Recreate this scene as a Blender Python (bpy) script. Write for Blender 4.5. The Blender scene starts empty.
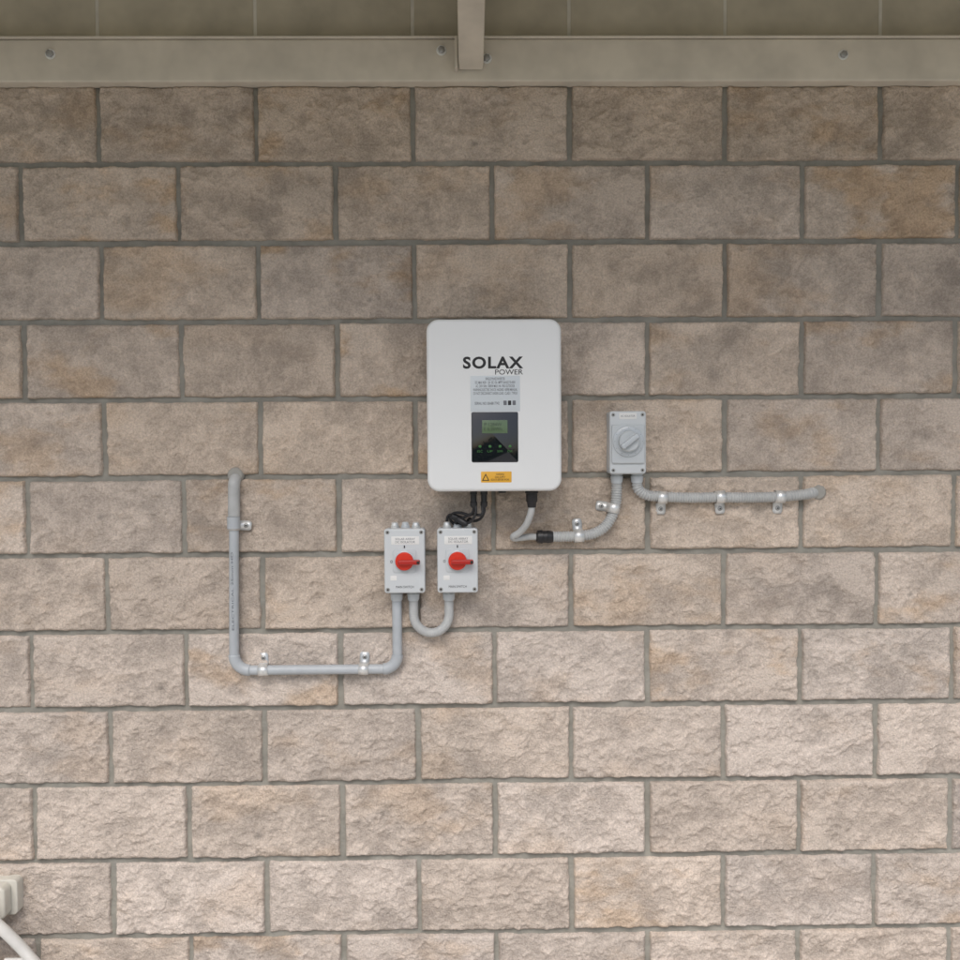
import bpy, bmesh, math, random
import numpy as np
from mathutils import Vector, Matrix, Euler
random.seed(7); rng=np.random.default_rng(11)
scn=bpy.context.scene
COL=scn.collection

# ------------------------------------------------------------ materials
def mat(name,color,rough=.5,metal=0.0,bump=0.0,bscale=200,var=0.0,vscale=8,spec=.5,coat=0.0):
    m=bpy.data.materials.new(name); m.use_nodes=True
    nt=m.node_tree; N=nt.nodes; L=nt.links
    b=N['Principled BSDF']
    b.inputs['Base Color'].default_value=(*color,1); b.inputs['Roughness'].default_value=rough
    b.inputs['Metallic'].default_value=metal; b.inputs['Specular IOR Level'].default_value=spec
    b.inputs['Coat Weight'].default_value=coat
    geo=N.new('ShaderNodeNewGeometry')
    if var>0:
        n=N.new('ShaderNodeTexNoise'); n.inputs['Scale'].default_value=vscale; n.inputs['Detail'].default_value=3
        n.inputs['Roughness'].default_value=.65
        L.new(geo.outputs['Position'],n.inputs['Vector'])
        r=N.new('ShaderNodeMapRange'); r.inputs[1].default_value=.3; r.inputs[2].default_value=.7
        r.inputs[3].default_value=1-var; r.inputs[4].default_value=1+var*.6
        L.new(n.outputs['Fac'],r.inputs[0])
        mx=N.new('ShaderNodeMix'); mx.data_type='RGBA'; mx.blend_type='MULTIPLY'; mx.inputs[0].default_value=1
        mx.inputs[6].default_value=(*color,1)
        L.new(r.outputs[0],mx.inputs[7]); L.new(mx.outputs[2],b.inputs['Base Color'])
    if bump>0:
        n=N.new('ShaderNodeTexNoise'); n.inputs['Scale'].default_value=bscale; n.inputs['Detail'].default_value=1
        L.new(geo.outputs['Position'],n.inputs['Vector'])
        bp=N.new('ShaderNodeBump'); bp.inputs['Strength'].default_value=bump; bp.inputs['Distance'].default_value=.002
        L.new(n.outputs['Fac'],bp.inputs['Height']); L.new(bp.outputs[0],b.inputs['Normal'])
    return m

def block_material():
    m=bpy.data.materials.new('split_face_concrete'); m.use_nodes=True
    nt=m.node_tree; N=nt.nodes; L=nt.links; b=N['Principled BSDF']
    b.inputs['Roughness'].default_value=.95; b.inputs['Specular IOR Level'].default_value=.15
    geo=N.new('ShaderNodeNewGeometry'); P=geo.outputs['Position']
    at=N.new('ShaderNodeAttribute'); at.attribute_name='blk'
    a2=N.new('ShaderNodeAttribute'); a2.attribute_name='stain'
    sep=N.new('ShaderNodeSeparateColor'); L.new(at.outputs['Color'],sep.inputs[0])
    sp2=N.new('ShaderNodeSeparateColor'); L.new(a2.outputs['Color'],sp2.inputs[0])
    def noise(s,d=6,r=.6):
        n=N.new('ShaderNodeTexNoise'); n.inputs['Scale'].default_value=s; n.inputs['Detail'].default_value=d
        n.inputs['Roughness'].default_value=r
        L.new(P,n.inputs['Vector'])
        return n.outputs['Fac']
    def rng_(src,a,b_,c=0,d=1):
        r=N.new('ShaderNodeMapRange'); r.inputs[1].default_value=a; r.inputs[2].default_value=b_
        r.inputs[3].default_value=c; r.inputs[4].default_value=d; L.new(src,r.inputs[0]); return r.outputs[0]
    def mix(f,a,b_,mode='MIX'):
        x=N.new('ShaderNodeMix'); x.data_type='RGBA'; x.blend_type=mode
        for i,v in ((0,f),(6,a),(7,b_)):
            if isinstance(v,(int,float)): x.inputs[i].default_value=v
            elif isinstance(v,tuple): x.inputs[i].default_value=(*v,1)
            else: L.new(v,x.inputs[i])
        return x.outputs[2]
    base=mix(sep.outputs[0],(.585,.512,.455),(.575,.475,.385))
    base=mix(sp2.outputs[1],base,(.51,.36,.23))     # rust stains
    base=mix(sp2.outputs[2],base,(.33,.29,.25))    # grey weathering
    base=mix(1.0,base,rng_(sp2.outputs[0],0,1,.87,1.08),'MULTIPLY')
    base=mix(1.0,base,rng_(noise(200,2,.75),.33,.67,.81,1.13),'MULTIPLY')
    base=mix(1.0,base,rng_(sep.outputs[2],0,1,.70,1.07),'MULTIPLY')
    L.new(base,b.inputs['Base Color'])
    bp=N.new('ShaderNodeBump'); bp.inputs['Strength'].default_value=1; bp.inputs['Distance'].default_value=.0048
    L.new(noise(120,2,.7),bp.inputs['Height']); L.new(bp.outputs[0],b.inputs['Normal'])
    return m

M_BLOCK=block_material()
M_MORTAR=mat('mortar',(.30,.29,.255),.95,bump=.8,bscale=150,var=.22,vscale=14,spec=.1)
M_BEAM=mat('beam_paint',(.66,.61,.515),.55,bump=.25,bscale=40,var=.16,vscale=7)
M_FRIEZE=mat('frieze_sheet',(.55,.50,.385),.8,var=.2,vscale=6,bump=.4,bscale=60)
M_FRJ=mat('frieze_joint',(.70,.67,.58),.8,var=.2)
M_WHITE=mat('white_powder_coat',(.77,.785,.785),.42,var=.015,vscale=4)
M_ALU=mat('cast_aluminium',(.25,.26,.27),.5,metal=.7)
M_BLACK=mat('black_plastic',(.018,.018,.02),.42)
M_RUBBER=mat('black_cable',(.02,.02,.022),.55)
M_INK=mat('black_print',(.012,.012,.014),.5)
M_GREYINK=mat('grey_print',(.15,.16,.18),.6)
M_LABEL=mat('silver_label',(.58,.63,.66),.4)
M_GLASS=mat('display_glass',(.006,.008,.012),.04,spec=.7,coat=.0)
M_LCD=mat('lcd',(.11,.17,.09),.25)
M_LCDD=mat('lcd_digits',(.03,.05,.03),.4)
M_REFL_GREEN=mat('reflection_green_print',(.035,.15,.03),.4)  # green of the garden's reflection, painted onto the window keys
M_YEL=mat('warning_yellow',(.75,.40,.035),.5)
M_PVC=mat('grey_pvc',(.44,.47,.495),.42,var=.10,vscale=14)
M_FLEX=mat('flex_grey_pvc',(.47,.48,.475),.5,var=.14,vscale=20)
M_BOX=mat('isolator_grey',(.53,.565,.585),.45,var=.05,vscale=12)
M_BOX2=mat('isolator_lid',(.58,.61,.625),.4)
M_RED=mat('red_knob',(.66,.035,.015),.35)
M_RED2=mat('red_handle',(.42,.018,.012),.35)
M_GALV=mat('galvanised',(.80,.81,.80),.38,metal=.55,var=.15,vscale=60)
M_SCREW=mat('screw_zinc',(.36,.36,.35),.4,metal=.6)
M_WLAB=mat('white_label',(.74,.74,.72),.5)
M_CLEAR=mat('dial_grey',(.50,.54,.57),.25,coat=.3)
M_CREAM=mat('cream_plastic',(.62,.60,.53),.5,var=.1)
M_CHAIR=mat('chair_resin',(.60,.59,.56),.5,var=.15,vscale=10)
M_STEEL=mat('roof_sheet',(.66,.64,.58),.5,metal=.0,var=.1)
M_DARKHOLE=mat('dark_gap',(.03,.028,.025),.9)
M_CONC=mat('patio_concrete',(.45,.43,.40),.9,var=.18,vscale=2.5)
M_GRASS=mat('lawn',(.07,.09,.04),.95,var=.4,vscale=3)
M_LEAF=mat('leaf',(.09,.19,.035),.5,var=.5,vscale=4)
M_BARK=mat('bark',(.10,.075,.05),.9,bump=1,bscale=30,var=.3)
M_SEAL=mat('sealant_grey',(.34,.33,.30),.8,bump=.5,bscale=100)

# ------------------------------------------------------------ helpers
def group(name):
    e=bpy.data.objects.new(name,None); e.empty_display_size=.05; COL.objects.link(e); return e
def obj_from(name,verts,faces,material,parent=None,smooth=False):
    me=bpy.data.meshes.new(name); me.from_pydata([tuple(v) for v in verts],[],faces); me.update()
    me.materials.append(material)
    if smooth:
        for p in me.polygons: p.use_smooth=True
    o=bpy.data.objects.new(name,me); COL.objects.link(o)
    if parent: o.parent=parent
    bm=bmesh.new(); bm.from_mesh(me); bmesh.ops.recalc_face_normals(bm,faces=bm.faces); bm.to_mesh(me); bm.free()
    if smooth:
        try: me.set_sharp_from_angle(angle=math.radians(38))
        except Exception: pass
    return o
def ring_rr(w,h,r,seg=6):
    r=max(r,.0004); pts=[]
    for cx,cz,a0 in ((w/2-r,h/2-r,0),(-w/2+r,h/2-r,90),(-w/2+r,-h/2+r,180),(w/2-r,-h/2+r,270)):
        for i in range(seg+1):
            a=math.radians(a0+90*i/seg); pts.append((cx+r*math.cos(a),cz+r*math.sin(a)))
    return pts
def rbox(name,cx,cz,w,h,yb,yf,r,bev,material,parent,back_bev=0,seg=6):
    """rounded box standing on plane y=yb, front face at y=yf (<yb)"""
    lay=[]
    if back_bev: lay.append((back_bev,yb)); lay.append((0,yb-back_bev))
    else: lay.append((0,yb))
    n=5 if bev>.0015 else 2
    for i in range(n+1):
        a=math.pi/2*i/n; lay.append((bev*(1-math.cos(a)),yf+bev-bev*math.sin(a)))
    V=[];F=[];k=4*(seg+1)
    for ins,y in lay:
        for x,z in ring_rr(w-2*ins,h-2*ins,r-ins,seg): V.append((cx+x,y,cz+z))
    for l in range(len(lay)-1):
        for i in range(k): F.append((l*k+i,l*k+(i+1)%k,(l+1)*k+(i+1)%k,(l+1)*k+i))
    F.append(tuple(range(k))); F.append(tuple(range((len(lay)-1)*k,len(lay)*k)))
    return obj_from(name,V,F,material,parent,True)
def lathe(name,p,axis,prof,material,parent,seg=28):
    """prof: list of (dist along axis, radius)"""
    a=Vector(axis).normalized(); u=a.orthogonal().normalized(); v=a.cross(u); p=Vector(p)
    V=[];F=[]
    for d,r in prof:
        for i in range(seg):
            t=2*math.pi*i/seg; V.append(p+a*d+(u*math.cos(t)+v*math.sin(t))*max(r,.0001))
    for l in range(len(prof)-1):
        for i in range(seg): F.append((l*seg+i,l*seg+(i+1)%seg,(l+1)*seg+(i+1)%seg,(l+1)*seg+i))
    F.append(tuple(range(seg))); F.append(tuple(range((len(prof)-1)*seg,len(prof)*seg)))
    return obj_from(name,V,F,material,parent,True)
def fillet(pts,rad,step=.004):
    P=[Vector(p) for p in pts]; out=[P[0]]
    for i in range(1,len(P)-1):
        a=(P[i-1]-P[i]); b=(P[i+1]-P[i]); R=rad[i-1] if isinstance(rad,(list,tuple)) else rad
        ang=a.angle(b); 
        if math.pi-ang<.02: out.append(P[i]); continue
        t=min(R/math.tan(ang/2),a.length*.49,b.length*.49)
        s=P[i]+a.normalized()*t; e=P[i]+b.normalized()*t
        Rr=t*math.tan(ang/2); c=P[i]+(a.normalized()+b.normalized()).normalized()*(Rr/math.sin(ang/2))
        vs=s-c; ve=e-c; tot=vs.angle(ve); n=max(4,int(tot*Rr/step)); ax=vs.cross(ve).normalized()
        for k in range(n+1): out.append(c+Matrix.Rotation(tot*k/n,3,ax)@vs)
    out.append(P[-1]); return out
def spline(pts,n=14):
    P=[Vector(p) for p in pts]; P=[P[0]*2-P[1]]+P+[P[-1]*2-P[-2]]; out=[]
    for i in range(1,len(P)-2):
        for k in range(n):
            t=k/n; a,b,c,d=P[i-1:i+3]
            out.append(.5*((2*b)+(c-a)*t+(2*a-5*b+4*c-d)*t*t+(3*b-a-3*c+d)*t**3))
    out.append(P[-2]); return out
def resample(path,step):
    out=[path[0].copy()]; acc=0
    for a,b in zip(path,path[1:]):
        l=(b-a).length
        if l<1e-9: continue
        while acc+l>=step:
            t=(step-acc); a=a+(b-a)*(t/l); l=(b-a).length; out.append(a.copy()); acc=0
            if l<1e-9: break
        acc+=l
    out.append(path[-1].copy()); return out
def tube(name,path,r,material,parent,corr=0,pitch=.0045,seg=18):
    path=resample([Vector(p) for p in path],pitch/4 if corr else .004)
    T=[(path[min(i+1,len(path)-1)]-path[max(i-1,0)]).normalized() for i in range(len(path))]
    u=T[0].orthogonal().normalized(); V=[];F=[]
    for i,p in enumerate(path):
        u=(u-T[i]*u.dot(T[i])).normalized(); w=T[i].cross(u)
        rr=r+(corr*(.5,1,.5,-1)[i%4]*.7 if corr else 0)
        for k in range(seg):
            a=2*math.pi*k/seg; V.append(p+(u*math.cos(a)+w*math.sin(a))*rr)
    for l in range(len(path)-1):
        for i in range(seg): F.append((l*seg+i,l*seg+(i+1)%seg,(l+1)*seg+(i+1)%seg,(l+1)*seg+i))
    F.append(tuple(range(seg))); F.append(tuple(range((len(path)-1)*seg,len(path)*seg)))
    o=obj_from(name,V,F,material,parent,False)
    for q in o.data.polygons: q.use_smooth=True
    return o
def text(name,body,cx,cz,w,h,y,material,parent,bold=0,space=1.0):
    c=bpy.data.curves.new(name,'FONT'); c.body=body; c.offset=bold; c.align_x='CENTER'; c.space_character=space
    c.resolution_u=4; c.space_line=.95
    t=bpy.data.objects.new('tmp',c); COL.objects.link(t)
    dg=bpy.context.evaluated_depsgraph_get(); me=bpy.data.meshes.new_from_object(t.evaluated_get(dg))
    bpy.data.objects.remove(t)
    co=np.empty(len(me.vertices)*3); me.vertices.foreach_get('co',co); co=co.reshape(-1,3)
    mn=co.min(0); mx=co.max(0)
    s=np.zeros_like(co)
    s[:,0]=cx+((co[:,0]-mn[0])/(mx[0]-mn[0])-.5)*w; s[:,2]=cz+((co[:,1]-mn[1])/(mx[1]-mn[1])-.5)*h; s[:,1]=y
    me.vertices.foreach_set('co',s.ravel()); me.materials.clear(); me.materials.append(material); me.update()
    o=bpy.data.objects.new(name,me); COL.objects.link(o); o.parent=parent; return o
def box(name,x0,x1,y0,y1,z0,z1,material,parent,bev=.003):
    V=[(x,y,z) for x in (x0,x1) for y in (y0,y1) for z in (z0,z1)]
    F=[(0,1,3,2),(4,6,7,5),(0,4,5,1),(2,3,7,6),(0,2,6,4),(1,5,7,3)]
    o=obj_from(name,V,F,material,parent)
    if bev:
        m=o.modifiers.new('b','BEVEL'); m.width=bev; m.segments=2
    return o
FACE=.0165   # block faces stand about this far in front of the mortar plane
def saddle(parent,x,y,z,r,along,tab,w=.025,tilt=0):
    """half saddle: strap over a pipe of radius r centred at (x,y,z); tab direction screws to wall"""
    A=Vector(along).normalized(); T=Vector(tab).normalized(); Y=Vector((0,-1,0)); C=Vector((x,0,z)); cy=-y
    if tilt:
        R_=Matrix.Rotation(math.radians(tilt),3,'Y'); A=R_@A; T=R_@T
    prof=[]; R=r+.0014
    prof.append((-R,FACE,1)); prof.append((-R,cy,1))
    for i in range(1,12): a=math.pi*i/12; prof.append((-R*math.cos(a),cy+R*math.sin(a),1))
    prof+= [(R,cy,1),(R+.0003,FACE+.004,1),(R+.0025,FACE+.002,1),(R+.022,FACE+.002,1),(R+.027,FACE+.002,.85),(R+.029,FACE+.002,.6)]
    V=[];F=[]
    for v,h,k in prof:
        for s in (-1,1): V.append(C+T*v+Y*h+A*s*w/2*k)
    for i in range(len(prof)-1): F.append((2*i,2*i+1,2*i+3,2*i+2))
    o=obj_from('saddle_strap',V,F,M_GALV,parent,True)
    m=o.modifiers.new('s','SOLIDIFY'); m.thickness=.0013; m.offset=0
    p=C+T*(R+.015)+Y*(FACE+.002)
    lathe('saddle_screw',p,(0,-1,0),[(0,.0062),(.002,.0062),(.0035,.0045),(.004,.002)],M_SCREW,parent,14)
    lathe('screw_recess',p+Y*.0042,(0,-1,0),[(0,.0022),(.0002,.0018)],M_DARKHOLE,parent,6)

# ------------------------------------------------------------ numpy noise
TAB=rng.random((64,64,8))
def vn(x,z,s,seed=0):
    X=x*s+seed*7.31; Z=z*s+seed*3.17
    xi=np.floor(X).astype(int); zi=np.floor(Z).astype(int); fx=X-xi; fz=Z-zi
    fx=fx*fx*(3-2*fx); fz=fz*fz*(3-2*fz); t=TAB[:,:,seed%8]
    a=t[xi%64,zi%64]; b=t[(xi+1)%64,zi%64]; c=t[xi%64,(zi+1)%64]; d=t[(xi+1)%64,(zi+1)%64]
    return (a*(1-fx)+b*fx)*(1-fz)+(c*(1-fx)+d*fx)*fz-.5
def fbm(x,z,s,o=4,seed=0,g=.55):
    r=0;a=1
    for i in range(o):
        an=.7*i+seed; ca,sa=math.cos(an),math.sin(an)
        r=r+a*vn(x*ca-z*sa,x*sa+z*ca,s*2.03**i,seed+i); a*=g
    return r
def sstep(v,a,b):
    t=np.clip((v-a)/(b-a),0,1); return t*t*(3-2*t)

# ------------------------------------------------------------ block wall
wall=group('block_wall')
VV=[];FF=[];CC=[];SS=[];base=0
def add_block(x0,x1,z0,z1,cell,row):
    global base
    g=.0042
    x0+=g+rng.uniform(-.001,.0012); x1-=g+rng.uniform(-.001,.0012); z0+=g+rng.uniform(-.0008,.0012); z1-=g+rng.uniform(-.0008,.0012)
    nx=max(6,int((x1-x0)/cell)); nz=max(5,int((z1-z0)/cell))
    u=np.linspace(0,1,nx+1); v=np.linspace(0,1,nz+1); U,W=np.meshgrid(u,v,indexing='ij')
    X=x0+(x1-x0)*U; Z=z0+(z1-z0)*W
    sd=int(rng.integers(0,900))
    dx=np.minimum(X-x0,x1-X); dz=np.minimum(Z-z0,z1-Z)
    d=np.minimum(dx,dz)
    e=np.exp(-d/.008)
    Xn=X+e*.0036*fbm(X,Z,38,4,sd%50+2); Zn=Z+e*.0036*fbm(X,Z,38,4,sd%50+5)
    sx=sd*.37
    rel=.0085*fbm(X+sx,Z*1.3+sx,8,5,3,.62)+.0075*fbm(X+sx,Z,30,3,4,.75)
    # split-face scallops: broad fracture steps with a sharp lip
    q=fbm(X+sx,Z*1.4-sx,6,4,6,.6)*5; st=(q-np.floor(q)); step=(sstep(st,0,.18)-st)*.0035
    ridge=-np.abs(fbm(X-sx,Z+sx,11,3,6))*.006
    de=d+.003*fbm(X,Z,50,3,1)
    edge=np.clip(de/.007,0,1); edge=1-(1-edge)**2.2
    tilt=(U-.5)*rng.uniform(-.005,.005)+(W-.5)*rng.uniform(-.006,.006)
    h=.0135+rel+ridge+tilt+step; h=.0095+np.log1p(np.exp((h-.0095)/.0015))*.0015
    H=np.minimum(h,.0190)*edge+.0008
    Y=-H
    bd=np.zeros_like(U,bool); bd[0,:]=bd[-1,:]=True; bd[:,0]=bd[:,-1]=True
    Y[bd]=.006
    n=(nx+1)*(nz+1)
    VV.append(np.stack([Xn,Y,Zn],-1).reshape(-1,3))
    i,j=np.meshgrid(np.arange(nx),np.arange(nz),indexing='ij'); a=(i*(nz+1)+j).ravel()+base
    FF.append(np.stack([a,a+nz+1,a+nz+2,a+1],-1))
    cav=np.clip(.65+(rel+step+ridge*1.2+.001)/.013,0,1)*np.clip(.6+d/.010,.6,1)  # shade of relief hollows and block edges, put into the colour
    up=max(0,min(1,(8.5-row)/3))      # upper courses are tanner, lower ones paler
    r1=min(1,rng.random()*.55+.45*up); r2=rng.random(); r3=rng.random(); r4=rng.random()
    rust=sstep(fbm(X*.8+sx,Z*1.5-sx,7,5,1,.6),.0,.55)*(.10+(.45+.32*up)*r2**1.3)
    grey=sstep(fbm(X-sx,Z+sx,9,5,5,.65),.05,.6)*(.05+.34*r3)
    if rng.random()<.14:      # small dark knot / chip
        kx=x0+rng.uniform(.1,.9)*(x1-x0); kz=z0+rng.uniform(.2,.8)*(z1-z0); kr=rng.uniform(.005,.011)
        grey=np.maximum(grey,.9*np.exp(-(((X-kx)**2+(Z-kz)**2*1.6)/kr**2)*(1+.8*fbm(X,Z,60,2,1))))
    tone=np.clip(.5+.5*fbm(X+sx,Z,6,5,2,.6)+(r4-.5)*.7,0,1)
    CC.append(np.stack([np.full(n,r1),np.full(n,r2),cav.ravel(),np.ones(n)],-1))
    SS.append(np.stack([tone.ravel(),rust.ravel(),np.clip(grey,0,1).ravel(),np.ones(n)],-1))
    base+=n
XL,XR=-3.6,3.6
for n in range(1,14):
    z1=2.6-.2*(n-1); z0=z1-.2; off=0 if n%2 else .2
    for i in range(-8,12):
        x0=-1.0+.4*i-off; x1=x0+.4
        if x1<XL-.1 or x0>XR+.1: continue
        near=(x1>-1.7 and x0<1.7 and z1>.1)
        add_block(x0,x1,z0,z1,.0034 if near else .02,n)
V=np.concatenate(VV);F=np.concatenate(FF);C=np.concatenate(CC);S=np.concatenate(SS)
me=bpy.data.meshes.new('blocks'); me.vertices.add(len(V)); me.vertices.foreach_set('co',V.ravel().astype(np.float32))
me.loops.add(len(F)*4); me.loops.foreach_set('vertex_index',F.ravel().astype(np.int32))
me.polygons.add(len(F)); me.polygons.foreach_set('loop_start',np.arange(0,len(F)*4,4,dtype=np.int32))
me.polygons.foreach_set('loop_total',np.full(len(F),4,dtype=np.int32))
me.polygons.foreach_set('use_smooth',np.ones(len(F),bool))
me.update(calc_edges=True); me.validate()
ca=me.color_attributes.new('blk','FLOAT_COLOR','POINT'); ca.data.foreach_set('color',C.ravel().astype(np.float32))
ca=me.color_attributes.new('stain','FLOAT_COLOR','POINT'); ca.data.foreach_set('color',S.ravel().astype(np.float32))
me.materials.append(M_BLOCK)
ob=bpy.data.objects.new('blocks',me); COL.objects.link(ob); ob.parent=wall
nx,nz=900,325
xs=np.linspace(-3.9,3.9,nx+1); zs=np.linspace(0,2.598,nz+1); X,Z=np.meshgrid(xs,zs,indexing='ij')
Y=-.0045-.004*fbm(X,Z,25,3,2)
mv=np.stack([X,Y,Z],-1).reshape(-1,3); i,j=np.meshgrid(np.arange(nx),np.arange(nz),indexing='ij'); a=(i*(nz+1)+j).ravel()
mf=np.stack([a,a+nz+1,a+nz+2,a+1],-1)
me=bpy.data.meshes.new('mortar_joints'); me.from_pydata(mv.tolist(),[],mf.tolist()); me.materials.append(M_MORTAR)
for p in me.polygons: p.use_smooth=True
ob=bpy.data.objects.new('mortar_joints',me); COL.objects.link(ob); ob.parent=wall
box('wall_core',-3.9,3.9,.012,.2,0,2.598,M_MORTAR,wall,0)
for k in range(-8,12):
    x0=-1.0+.4*k
    if x0<-3.8 or x0>3.6: continue
    box('frieze_sheet',x0+.004,x0+.396,-.004,.2,2.601,2.88,M_FRIEZE,wall,.002)
box('frieze_joint_backing',-3.9,3.9,-.0025,.19,2.6005,2.879,M_FRJ,wall,0)

# ------------------------------------------------------------ patio roof
roof=group('patio_roof')
box('ledger_beam',-3.8,3.8,-.05,-.0045,2.592,2.697,M_BEAM,roof,.004)
box('ledger_lip',-3.8,3.8,-.056,-.0045,2.6975,2.703,M_BEAM,roof,.002)
SL=math.tan(math.radians(10)); YE=-1.2
def rafter(xc,w=.062):
    y0,y1=-.0565,YE; zb0=2.617
    V=[]
    for x in (xc-w/2,xc+w/2):
        V+=[(x,y0,zb0),(x,y0,zb0+.21),(x,y1,zb0-y1*SL+.0),(x,y1,zb0-y1*SL+.21)]
    F=[(0,1,3,2),(4,6,7,5),(0,4,5,1),(2,3,7,6),(0,2,6,4),(1,5,7,3)]
    o=obj_from('rafter',V,F,M_BEAM,roof); m=o.modifiers.new('b','BEVEL'); m.width=.004; m.segments=2
for xc in (-3.0,-.0515-1.6,-.0515,1.55,3.05): rafter(xc)
box('rafter_hanger',-.092,-.0845,-.085,-.0563,2.612,2.69,M_BEAM,roof,.001)
nxs=700; V=[];F=[]
for i in range(nxs+1):
    x=-3.8+7.6*i/nxs; c=.009*math.cos(x/.076*2*math.pi)
    V.append((x,.05,2.617+.222+c)); V.append((x,YE-.08,2.617+.222-(YE-.08)*SL+c))
for i in range(nxs): F.append((2*i,2*i+1,2*i+3,2*i+2))
obj_from('roof_sheet',V,F,M_STEEL,roof,True)
box('fascia_beam',-3.8,3.8,YE-.05,YE-.002,2.617-YE*SL,2.617-YE*SL+.20,M_BEAM,roof)
for x in (-3.6,3.6): box('roof_post',x-.045,x+.045,YE+.002,YE+.092,.006,2.617-(YE+.1)*SL,M_BEAM,roof)
for x,z in ((-1.10,2.660),(-.125,2.668),(-.012,2.648),(.886,2.656),(-2.1,2.66),(1.9,2.66)):
    lathe('bolt_washer',(x,-.050,z),(0,-1,0),[(0,.013),(.0015,.013),(.002,.010)],M_GALV,roof,18)
    lathe('coach_bolt',(x,-.0515,z),(0,-1,0),[(0,.009),(.007,.009),(.009,.006)],M_SCREW,roof,6)

# ------------------------------------------------------------ inverter
inv=group('solar_inverter'); ix,iz=-.0005,1.776
rbox('wall_bracket',ix,iz,.22,.30,-.004,-.03,.01,.002,M_ALU,inv)
rbox('heat_sink_body',ix,iz,.285,.375,-.03,-.085,.02,.004,M_ALU,inv)
for k in range(13): box('heat_sink_fin',ix-.13+k*.0215,ix-.127+k*.0215,-.03,-.018,iz-.17,iz+.17,M_ALU,inv,0)
rbox('white_cover',ix,iz,.329,.420,-.0855,-.145,.030,.009,M_WHITE,inv,back_bev=.003,seg=12)
yf=-.1452
text('brand_lettering','SOLAX',-.0028,1.880,.147,.0295,yf,M_INK,inv,bold=.034,space=1.14)
text('brand_subtitle','POWER',.036,1.857,.068,.0125,yf,M_INK,inv,bold=.005)
rbox('rating_label',.002,1.8045,.121,.087,-.1449,-.1454,.002,.0002,M_LABEL,inv)
text('rating_text','SINGLE PHASE INVERTER\nDC: MAX 450V  12A  ISC 15A  MPPT RANGE 70-430V\nAC: 230V 50Hz  3000W MAX 14A  IP65 OUTDOOR\nWARNING ELECTRIC SHOCK HAZARD  REFER MANUAL\nDO NOT DISCONNECT UNDER LOAD  CLASS I  TYPE III',
     .002,1.823,.108,.042,-.1456,M_GREYINK,inv,bold=.008)
text('label_small','SERIAL NO 30A8817742',-.018,1.781,.06,.007,-.1456,M_GREYINK,inv,bold=.01)
for kx in (.026,.037,.048): rbox('label_pictogram',kx,1.782,.008,.011,-.1453,-.1457,.001,.0001,M_GREYINK if kx!=.037 else M_INK,inv)
rbox('display_window',.0005,1.6985,.114,.123,-.1448,-.1462,.004,.0008,M_GLASS,inv)
rbox('lcd_screen',.0005,1.724,.062,.032,-.1460,-.1464,.001,.0001,M_LCD,inv)
text('lcd_digits','P 1284W\nE 6.2kWh',-.004,1.724,.044,.019,-.1466,M_LCDD,inv)
for k,t in enumerate(('ESC','UP','DOWN','OK')):  # keys and captions coloured green to imitate the garden reflected in the pane
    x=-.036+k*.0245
    rbox('reflection_green_key',x,1.676,.007,.006,-.1460,-.1463,.002,.0001,M_REFL_GREEN,inv)
    text('reflection_green_text',t,x,1.664,.013,.0055,-.1465,M_REFL_GREEN,inv)
rbox('warning_sticker',.0035,1.601,.075,.027,-.1448,-.1453,.002,.0002,M_YEL,inv)
obj_from('warning_triangle',[(-.0315,-.1456,1.592),(-.0135,-.1456,1.592),(-.0225,-.1456,1.610)],[(0,1,2)],M_INK,inv)
obj_from('warning_triangle_face',[(-.0283,-.1458,1.5937),(-.0167,-.1458,1.5937),(-.0225,-.1458,1.6055)],[(0,1,2)],M_YEL,inv)
text('warning_text','WARNING\nDUAL SUPPLY\nISOLATE BEFORE WORK',.013,1.601,.045,.018,-.1456,M_INK,inv)
for x in (-.052,-.026):
    lathe('dc_connector',(x,-.085,1.568),(0,0,-1),[(0,.009),(.012,.009),(.013,.0075),(.03,.0075),(.031,.009),(.040,.009),(.046,.005)],M_BLACK,inv,16)
lathe('data_port_cap',(.02,-.085,1.568),(0,0,-1),[(0,.010),(.008,.010),(.009,.007)],M_BLACK,inv,16)
lathe('ac_connector',(.094,-.085,1.568),(0,0,-1),[(0,.017),(.010,.017),(.011,.0145),(.030,.0145),(.034,.012),(.046,.0105)],M_BLACK,inv,20)

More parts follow.
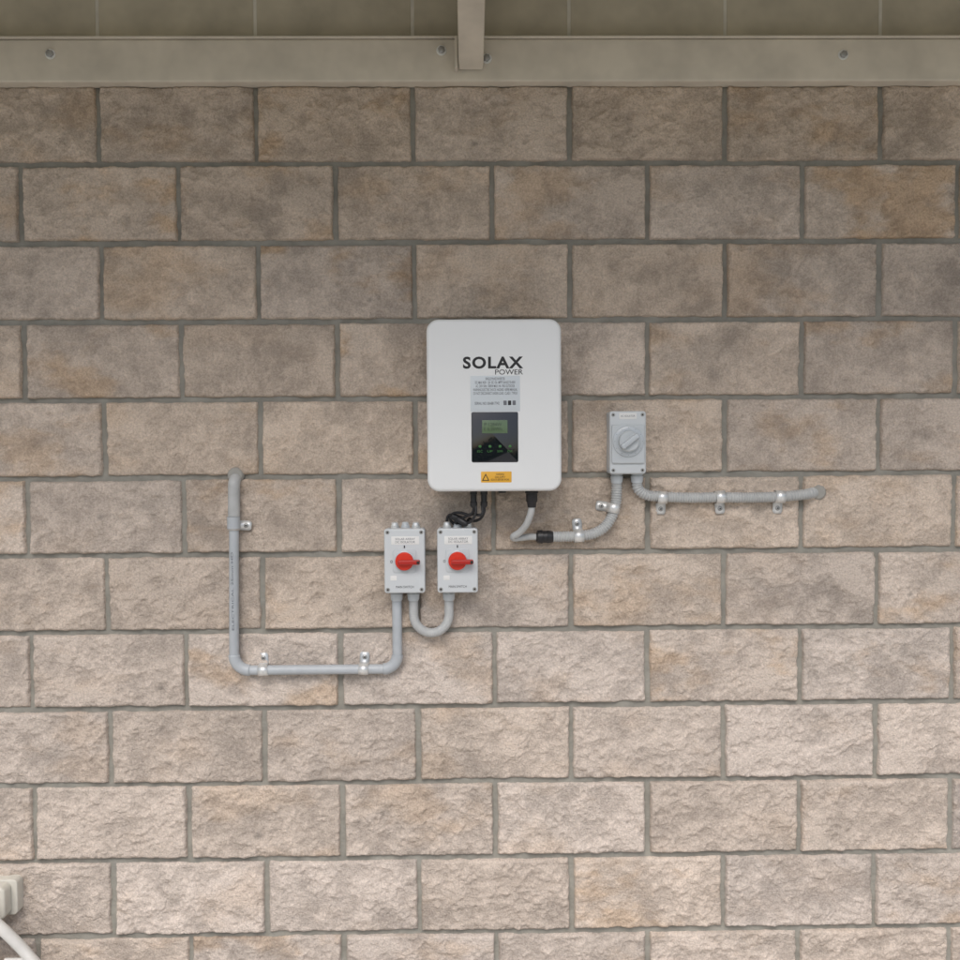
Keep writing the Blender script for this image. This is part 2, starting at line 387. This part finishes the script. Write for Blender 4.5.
# ------------------------------------------------------------ DC isolators
def isolator(cx,cz=1.3885):
    g=group('isolator_switch'); w,h=.1025,.163
    rbox('base',cx,cz,w-.004,h-.004,-.010,-.05,.006,.001,M_BOX,g)
    rbox('lid',cx,cz,w,h,-.051,-.080,.007,.004,M_BOX2,g,back_bev=.001)
    for sx in (-1,1):
        for sz in (-1,1):
            p=(cx+sx*.0425,-.0795,cz+sz*.0725)
            lathe('screw_well',p,(0,-1,0),[(0,.0052),(.0008,.0052)],M_SCREW,g,14)
            lathe('screw_slot',(p[0],-.0802,p[2]),(0,-1,0),[(0,.0026),(.0004,.0022)],M_DARKHOLE,g,6)
    rbox('dial_plate',cx,cz,.060,.060,-.0795,-.0815,.008,.001,M_BOX,g)
    lathe('dial_ring',(cx,-.081,cz),(0,-1,0),[(0,.0265),(.003,.026),(.004,.024)],M_CLEAR,g,36)
    lathe('knob_base',(cx,-.084,cz),(0,-1,0),[(0,.0235),(.008,.0225),(.010,.020)],M_RED,g,36)
    rbox('handle',cx+.012,cz-.001,.056,.0115,-.092,-.108,.0045,.003,M_RED2,g)
    rbox('handle_tip',cx+.0355,cz-.001,.007,.0075,-.1075,-.1086,.001,.0003,M_DARKHOLE,g)
    text('on_mark','I',cx,cz+.036,.003,.007,-.0803,M_INK,g); text('off_mark','O',cx-.033,cz-.001,.006,.007,-.0817,M_INK,g)
    rbox('label',cx+.002,cz+.052,.070,.021,-.0795,-.0804,.001,.0002,M_WLAB,g)
    text('label_text','SOLAR ARRAY\nDC ISOLATOR',cx+.002,cz+.052,.050,.013,-.0806,M_GREYINK,g)
    text('switch_text','MAIN SWITCH',cx,cz-.0655,.045,.006,-.0803,M_INK,g)
    rbox('rating_mark',cx-.028,cz-.043,.016,.012,-.0795,-.0802,.001,.0002,M_WLAB,g)
    for sx in (-.027,.0,.027):
        lathe('top_gland',(cx+sx,-.036,cz+h/2-.002),(0,0,1),[(0,.011),(.007,.011),(.0075,.0095),(.014,.0085),(.016,.006)],M_GALV if sx else M_BOX,g,16)
    return g
isolator(-.227); isolator(-.0935)

def gland(parent,x,z,y=-.035,L=.028,r=.0155):
    lathe('gland',(x,y,z),(0,0,-1),[(0,r),(.006,r),(.0065,r-.002),(.009,r-.002),(.0095,r+.0005),(L-.004,r-.0005),(L,r-.003)],M_BOX,parent,24)

# ------------------------------------------------------------ rigid conduit (left)
cond=group('rigid_conduit_pipe'); Y=-.032
path=fillet([(-.664,.02,1.603),(-.664,Y,1.593),(-.671,Y,1.104),(-.251,Y,1.104),(-.251,Y,1.300)],[.022,.040,.036],.003)
tube('pipe',path,.0125,M_PVC,cond)
def sub(path,c,rad): return [p for p in path if (p-Vector(c)).length<rad]
tube('elbow_lower_corner',sub(path,(-.671,Y,1.104),.066),.0148,M_PVC,cond)
tube('elbow_riser',sub(path,(-.251,Y,1.104),.060),.0148,M_PVC,cond)
tube('wall_entry_bend',path[:10]+[Vector((-.6655,Y,1.50))],.0152,M_FLEX,cond)
lathe('coupling',(-.6665,Y,1.500),(0,0,-1),[(0,.0165),(.03,.0165),(.031,.0145)],M_PVC,cond,24)
lathe('wall_seal',(-.664,-.008,1.606),(0,-1,0),[(0,.022),(.010,.020),(.013,.017)],M_SEAL,cond,20)
text('pipe_print','ELECTRICAL 25mm HD',0,0,.20,.0055,0,M_GREYINK,cond)
pp=bpy.data.objects['pipe_print']; pp.data.transform(Matrix.Rotation(-math.pi/2,4,'Y')); pp.data.transform(Matrix.Translation((-.669,Y-.0130,1.31)))
saddle(cond,-.6665,Y,1.478,.0125,(0,0,1),(1,0,0),tilt=3)
saddle(cond,-.596,Y,1.104,.0125,(1,0,0),(0,0,1),tilt=-4)
saddle(cond,-.338,Y,1.104,.0125,(1,0,0),(0,0,1),tilt=3)
gland(cond,-.251,1.309)
lk=group('linking_conduit')
pu=[Vector((-.208,Y,1.300)),Vector((-.208,Y,1.245))]+[Vector((-.1625-.0455*math.cos(a),Y,1.245-.048*math.sin(a))) for a in [math.pi*i/20 for i in range(1,20)]]+[Vector((-.117,Y,1.245)),Vector((-.117,Y,1.300))]
tube('flexible_pipe',pu,.0118,M_FLEX,lk,corr=.0005,pitch=.004)
gland(lk,-.208,1.309); gland(lk,-.117,1.309)

# ------------------------------------------------------------ AC isolator
ac=group('rotary_isolator'); ax,az=.3385,1.6835
rbox('base',ax,az,.091,.157,-.010,-.045,.006,.001,M_BOX,ac)
rbox('lid',ax,az,.093,.159,-.046,-.072,.008,.005,M_BOX2,ac,back_bev=.001)
rbox('raised_panel',ax,az-.004,.084,.098,-.0715,-.078,.006,.003,M_BOX,ac)
lathe('dial',(ax,-.077,az+.003),(0,-1,0),[(0,.0395),(.004,.039),(.006,.036),(.0065,.031),(.008,.030)],M_CLEAR,ac,44)
lathe('knob',(ax,-.084,az+.003),(0,-1,0),[(0,.027),(.010,.0255),(.012,.023)],M_BOX,ac,36)
o=rbox('knob_handle',0,0,.052,.013,-.095,-.110,.005,.003,M_CLEAR,ac)
o.data.transform(Matrix.Rotation(math.radians(-38),4,'Y')); o.data.transform(Matrix.Translation((ax,0,az+.003)))
for k in range(12):
    a=2*math.pi*k/12; 
    lathe('dial_tick',(ax+.0345*math.cos(a),-.0826,az+.003+.0345*math.sin(a)),(0,-1,0),[(0,.0014),(.0006,.001)],M_GREYINK,ac,6)
for sx in (-1,1):
    for sz in (-1,1):
        lathe('screw',(ax+sx*.037,-.0715,az+sz*.070),(0,-1,0),[(0,.005),(.0008,.0048)],M_SCREW,ac,14)
        lathe('screw_slot',(ax+sx*.037,-.0722,az+sz*.070),(0,-1,0),[(0,.0024),(.0004,.002)],M_DARKHOLE,ac,6)
rbox('label',ax,az+.067,.044,.015,-.0715,-.0724,.001,.0002,M_WLAB,ac)
text('label_text','AC ISOLATOR',ax,az+.067,.036,.005,-.0726,M_GREYINK,ac)
gland(ac,.316,1.607,-.034); gland(ac,.368,1.607,-.034)

# ------------------------------------------------------------ flexible conduits (right)
fx=group('flexible_conduit'); Y2=-.032
tube('corrugated_pipe',spline([(.368,Y2,1.59),(.371,Y2,1.566),(.388,Y2,1.551),(.417,Y2,1.545),(.50,Y2,1.541),(.58,Y2,1.5415),(.66,Y2,1.540),(.737,Y2,1.542),(.79,Y2,1.546),(.822,-.024,1.550),(.838,.01,1.552)]),.0128,M_FLEX,fx,corr=.0022,pitch=.0065)
lathe('wall_seal',(.843,-.008,1.552),(0,-1,0),[(0,.022),(.008,.020),(.012,.016)],M_SEAL,fx,20)
for x,t in ((.433,2),(.583,-5),(.737,3)): saddle(fx,x,Y2,1.542,.0142,(1,0,0),(0,0,-1),tilt=t)
f2=group('flexible_conduit')
tube('corrugated_pipe',spline([(.316,Y2,1.59),(.316,Y2,1.565),(.314,Y2,1.53),(.305,Y2,1.497),(.286,Y2,1.468),(.258,Y2,1.451),(.225,Y2,1.445),(.18,Y2,1.443),(.15,-.034,1.443)]),.0128,M_FLEX,f2,corr=.0022,pitch=.0065)
lathe('black_gland',(.108,-.034,1.443),(1,0,.0),[(0,.010),(.004,.0165),(.016,.0175),(.017,.0155),(.028,.0155),(.029,.0165),(.040,.015),(.044,.0135)],M_BLACK,f2,24)
saddle(f2,.218,Y2,1.444,.0142,(1,0,0),(0,0,1),tilt=-5)
saddle(f2,.308,Y2,1.516,.0142,(.15,0,1),(-1,0,.15))
tube('inverter_cable',spline([(.094,-.085,1.535),(.093,-.085,1.515),(.088,-.078,1.495),(.079,-.066,1.474),(.064,-.052,1.456),(.050,-.044,1.446),(.052,-.036,1.440),(.070,-.034,1.441),(.09,-.034,1.443),(.112,-.034,1.443)]),.0085,M_FLEX,f2,corr=.0005,pitch=.004)
pv=group('pv_cable')
for pts in ([(-.052,-.085,1.53),(-.053,-.085,1.515),(-.062,-.075,1.503),(-.085,-.06,1.508),(-.105,-.05,1.505),(-.112,-.042,1.490),(-.103,-.036,1.478),(-.094,-.036,1.470),(-.0935,-.036,1.46)],
            [(-.026,-.085,1.53),(-.026,-.085,1.512),(-.034,-.078,1.495),(-.05,-.06,1.487),(-.062,-.045,1.492),(-.067,-.036,1.485),(-.0665,-.036,1.465)],
            [(-.048,-.088,1.53),(-.047,-.09,1.510),(-.058,-.082,1.488),(-.078,-.06,1.482),(-.098,-.045,1.500),(-.116,-.04,1.500),(-.121,-.036,1.48),(-.1205,-.036,1.465)],
            [(-.030,-.088,1.53),(-.032,-.09,1.505),(-.058,-.075,1.505),(-.085,-.06,1.492),(-.1,-.05,1.484),(-.088,-.04,1.478),(-.07,-.04,1.478)]):
    tube('lead',spline(pts),.0036,M_RUBBER,pv,seg=10)
lathe('inline_plug',(-.110,-.05,1.500),(1,-.1,-.35),[(0,.005),(.004,.0085),(.03,.0085),(.034,.006)],M_BLACK,pv,14)
lathe('inline_plug',(-.068,-.07,1.478),(-.8,.3,.5),[(0,.005),(.004,.008),(.028,.008),(.032,.006)],M_BLACK,pv,14)

# ------------------------------------------------------------ outdoor power outlet
out=group('outdoor_power_outlet')
rbox('back_box',-1.288,.523,.110,.092,-.006,-.045,.012,.003,M_CREAM,out)
rbox('cover_flap',-1.298,.523,.100,.084,-.046,-.082,.016,.006,M_CREAM,out,back_bev=.001)
rbox('flap_catch',-1.30,.478,.03,.007,-.060,-.086,.003,.002,M_CREAM,out)

# ------------------------------------------------------------ resin chair at the corner
ch=group('garden_chair')
def beam(name,a,b,w,t,parent,m):
    a=Vector(a);b=Vector(b);d=(b-a).normalized();s=d.cross(Vector((0,1,0)));
    if s.length<.1: s=Vector((1,0,0))
    s.normalize(); n=s.cross(d).normalized(); V=[]
    for p in (a,b):
        for i,j in ((-1,-1),(1,-1),(1,1),(-1,1)): V.append(p+s*i*w/2+n*j*t/2)
    o=obj_from(name,V,[(0,1,2,3),(4,5,6,7),(0,1,5,4),(1,2,6,5),(2,3,7,6),(3,0,4,7)],m,parent)
    md=o.modifiers.new('b','BEVEL'); md.width=min(w,t)*.3; md.segments=3
    return o
tube('arm_and_back_rail',spline([(-1.76,-.60,.40),(-1.74,-.25,.42),(-1.68,-.15,.52),(-1.56,-.13,.60),(-1.40,-.13,.60),(-1.30,-.14,.552),(-1.235,-.14,.497),(-1.165,-.14,.422),(-1.10,-.2,.39),(-1.07,-.35,.385),(-1.07,-.60,.37)]),.014,M_CHAIR,ch)
for k,zt in enumerate((.50,.57,.605,.60,.568,.505,.43)):
    x=-1.66+k*.078; beam('back_slat',(x,-.17,.24),(x,-.145,zt-.012),.058,.010,ch,M_CHAIR)
box('seat',-1.73,-1.10,-.66,-.155,.225,.255,M_CHAIR,ch,.01)
for x in (-1.72,-1.11):
    for y in (-.19,-.62): box('leg',x-.022,x+.022,y-.022,y+.022,.006,.224,M_CHAIR,ch,.004)
for x in (-1.755,-1.075): box('arm_post',x-.015,x+.015,-.60,-.57,.2,.37,M_CHAIR,ch,.004)
    
# ------------------------------------------------------------ ground and garden
def sheet(name,x0,x1,y0,y1,z,m): return obj_from(name,[(x0,y0,z),(x1,y0,z),(x1,y1,z),(x0,y1,z)],[(0,1,2,3)],m)
sheet('ground',-400,400,-400,400,-.004,M_GRASS)
sheet('patio_paving',-8,8,-7.5,.0,.0005,M_CONC)
hd=group('hedge')
V=[];F=[]
n=12000
for k in range(n):
    x=rng.uniform(-9,9); y=-10+rng.normal(0,.5); top=1.95+.18*math.sin(x*5.3)+.12*math.sin(x*13.1+1)+.25*math.sin(x*.7)
    z=top*(1-rng.random()**1.4*.98)
    c=Vector((x,y,max(.05,z))); s=rng.uniform(.04,.1)
    R=Euler(rng.uniform(0,6.28,3)).to_matrix(); b=len(V)
    for q in ((-s,0,0),(0,-s*.5,0),(s,0,0),(0,s*.5,0)): V.append(c+R@Vector(q))
    F.append((b,b+1,b+2,b+3))
obj_from('foliage',V,F,M_LEAF,hd)
for x in np.arange(-8.5,9,1.1):
    tube('stem',[(x,-10,0),(x+.1,-10.05,.8),(x-.1,-9.95,1.4)],.03,M_BARK,hd,seg=8)

# ------------------------------------------------------------ camera
cd=bpy.data.cameras.new('camera'); cd.lens=36; cd.sensor_width=36; cd.clip_end=2000; cd.clip_start=.02
cam=bpy.data.objects.new('camera',cd); COL.objects.link(cam)
cam.location=(-.0655,-2.4924,1.6759); cam.rotation_euler=(1.5359,.0062,-.0126); scn.camera=cam

# ------------------------------------------------------------ light
EL,AZ=math.radians(52),math.radians(190)
w=bpy.data.worlds.new('World'); scn.world=w; w.use_nodes=True; nt=w.node_tree
sky=nt.nodes.new('ShaderNodeTexSky'); sky.sky_type='NISHITA'; sky.sun_disc=False; sky.sun_elevation=EL; sky.sun_rotation=AZ
sky.air_density=1.0; sky.dust_density=3.5; sky.ozone_density=1
bg=nt.nodes['Background']; bg.inputs['Strength'].default_value=.15; nt.links.new(sky.outputs[0],bg.inputs['Color'])
sd=bpy.data.lights.new('sun','SUN'); sd.energy=2.15; sd.angle=math.radians(44); sd.color=(1,.985,.96)
so=bpy.data.objects.new('sun',sd); COL.objects.link(so)
d=Vector((math.sin(AZ)*math.cos(EL),math.cos(AZ)*math.cos(EL),math.sin(EL)))
so.rotation_euler=d.to_track_quat('Z','Y').to_euler()
scn.view_settings.view_transform='Standard'; scn.view_settings.look='None'; scn.view_settings.exposure=0
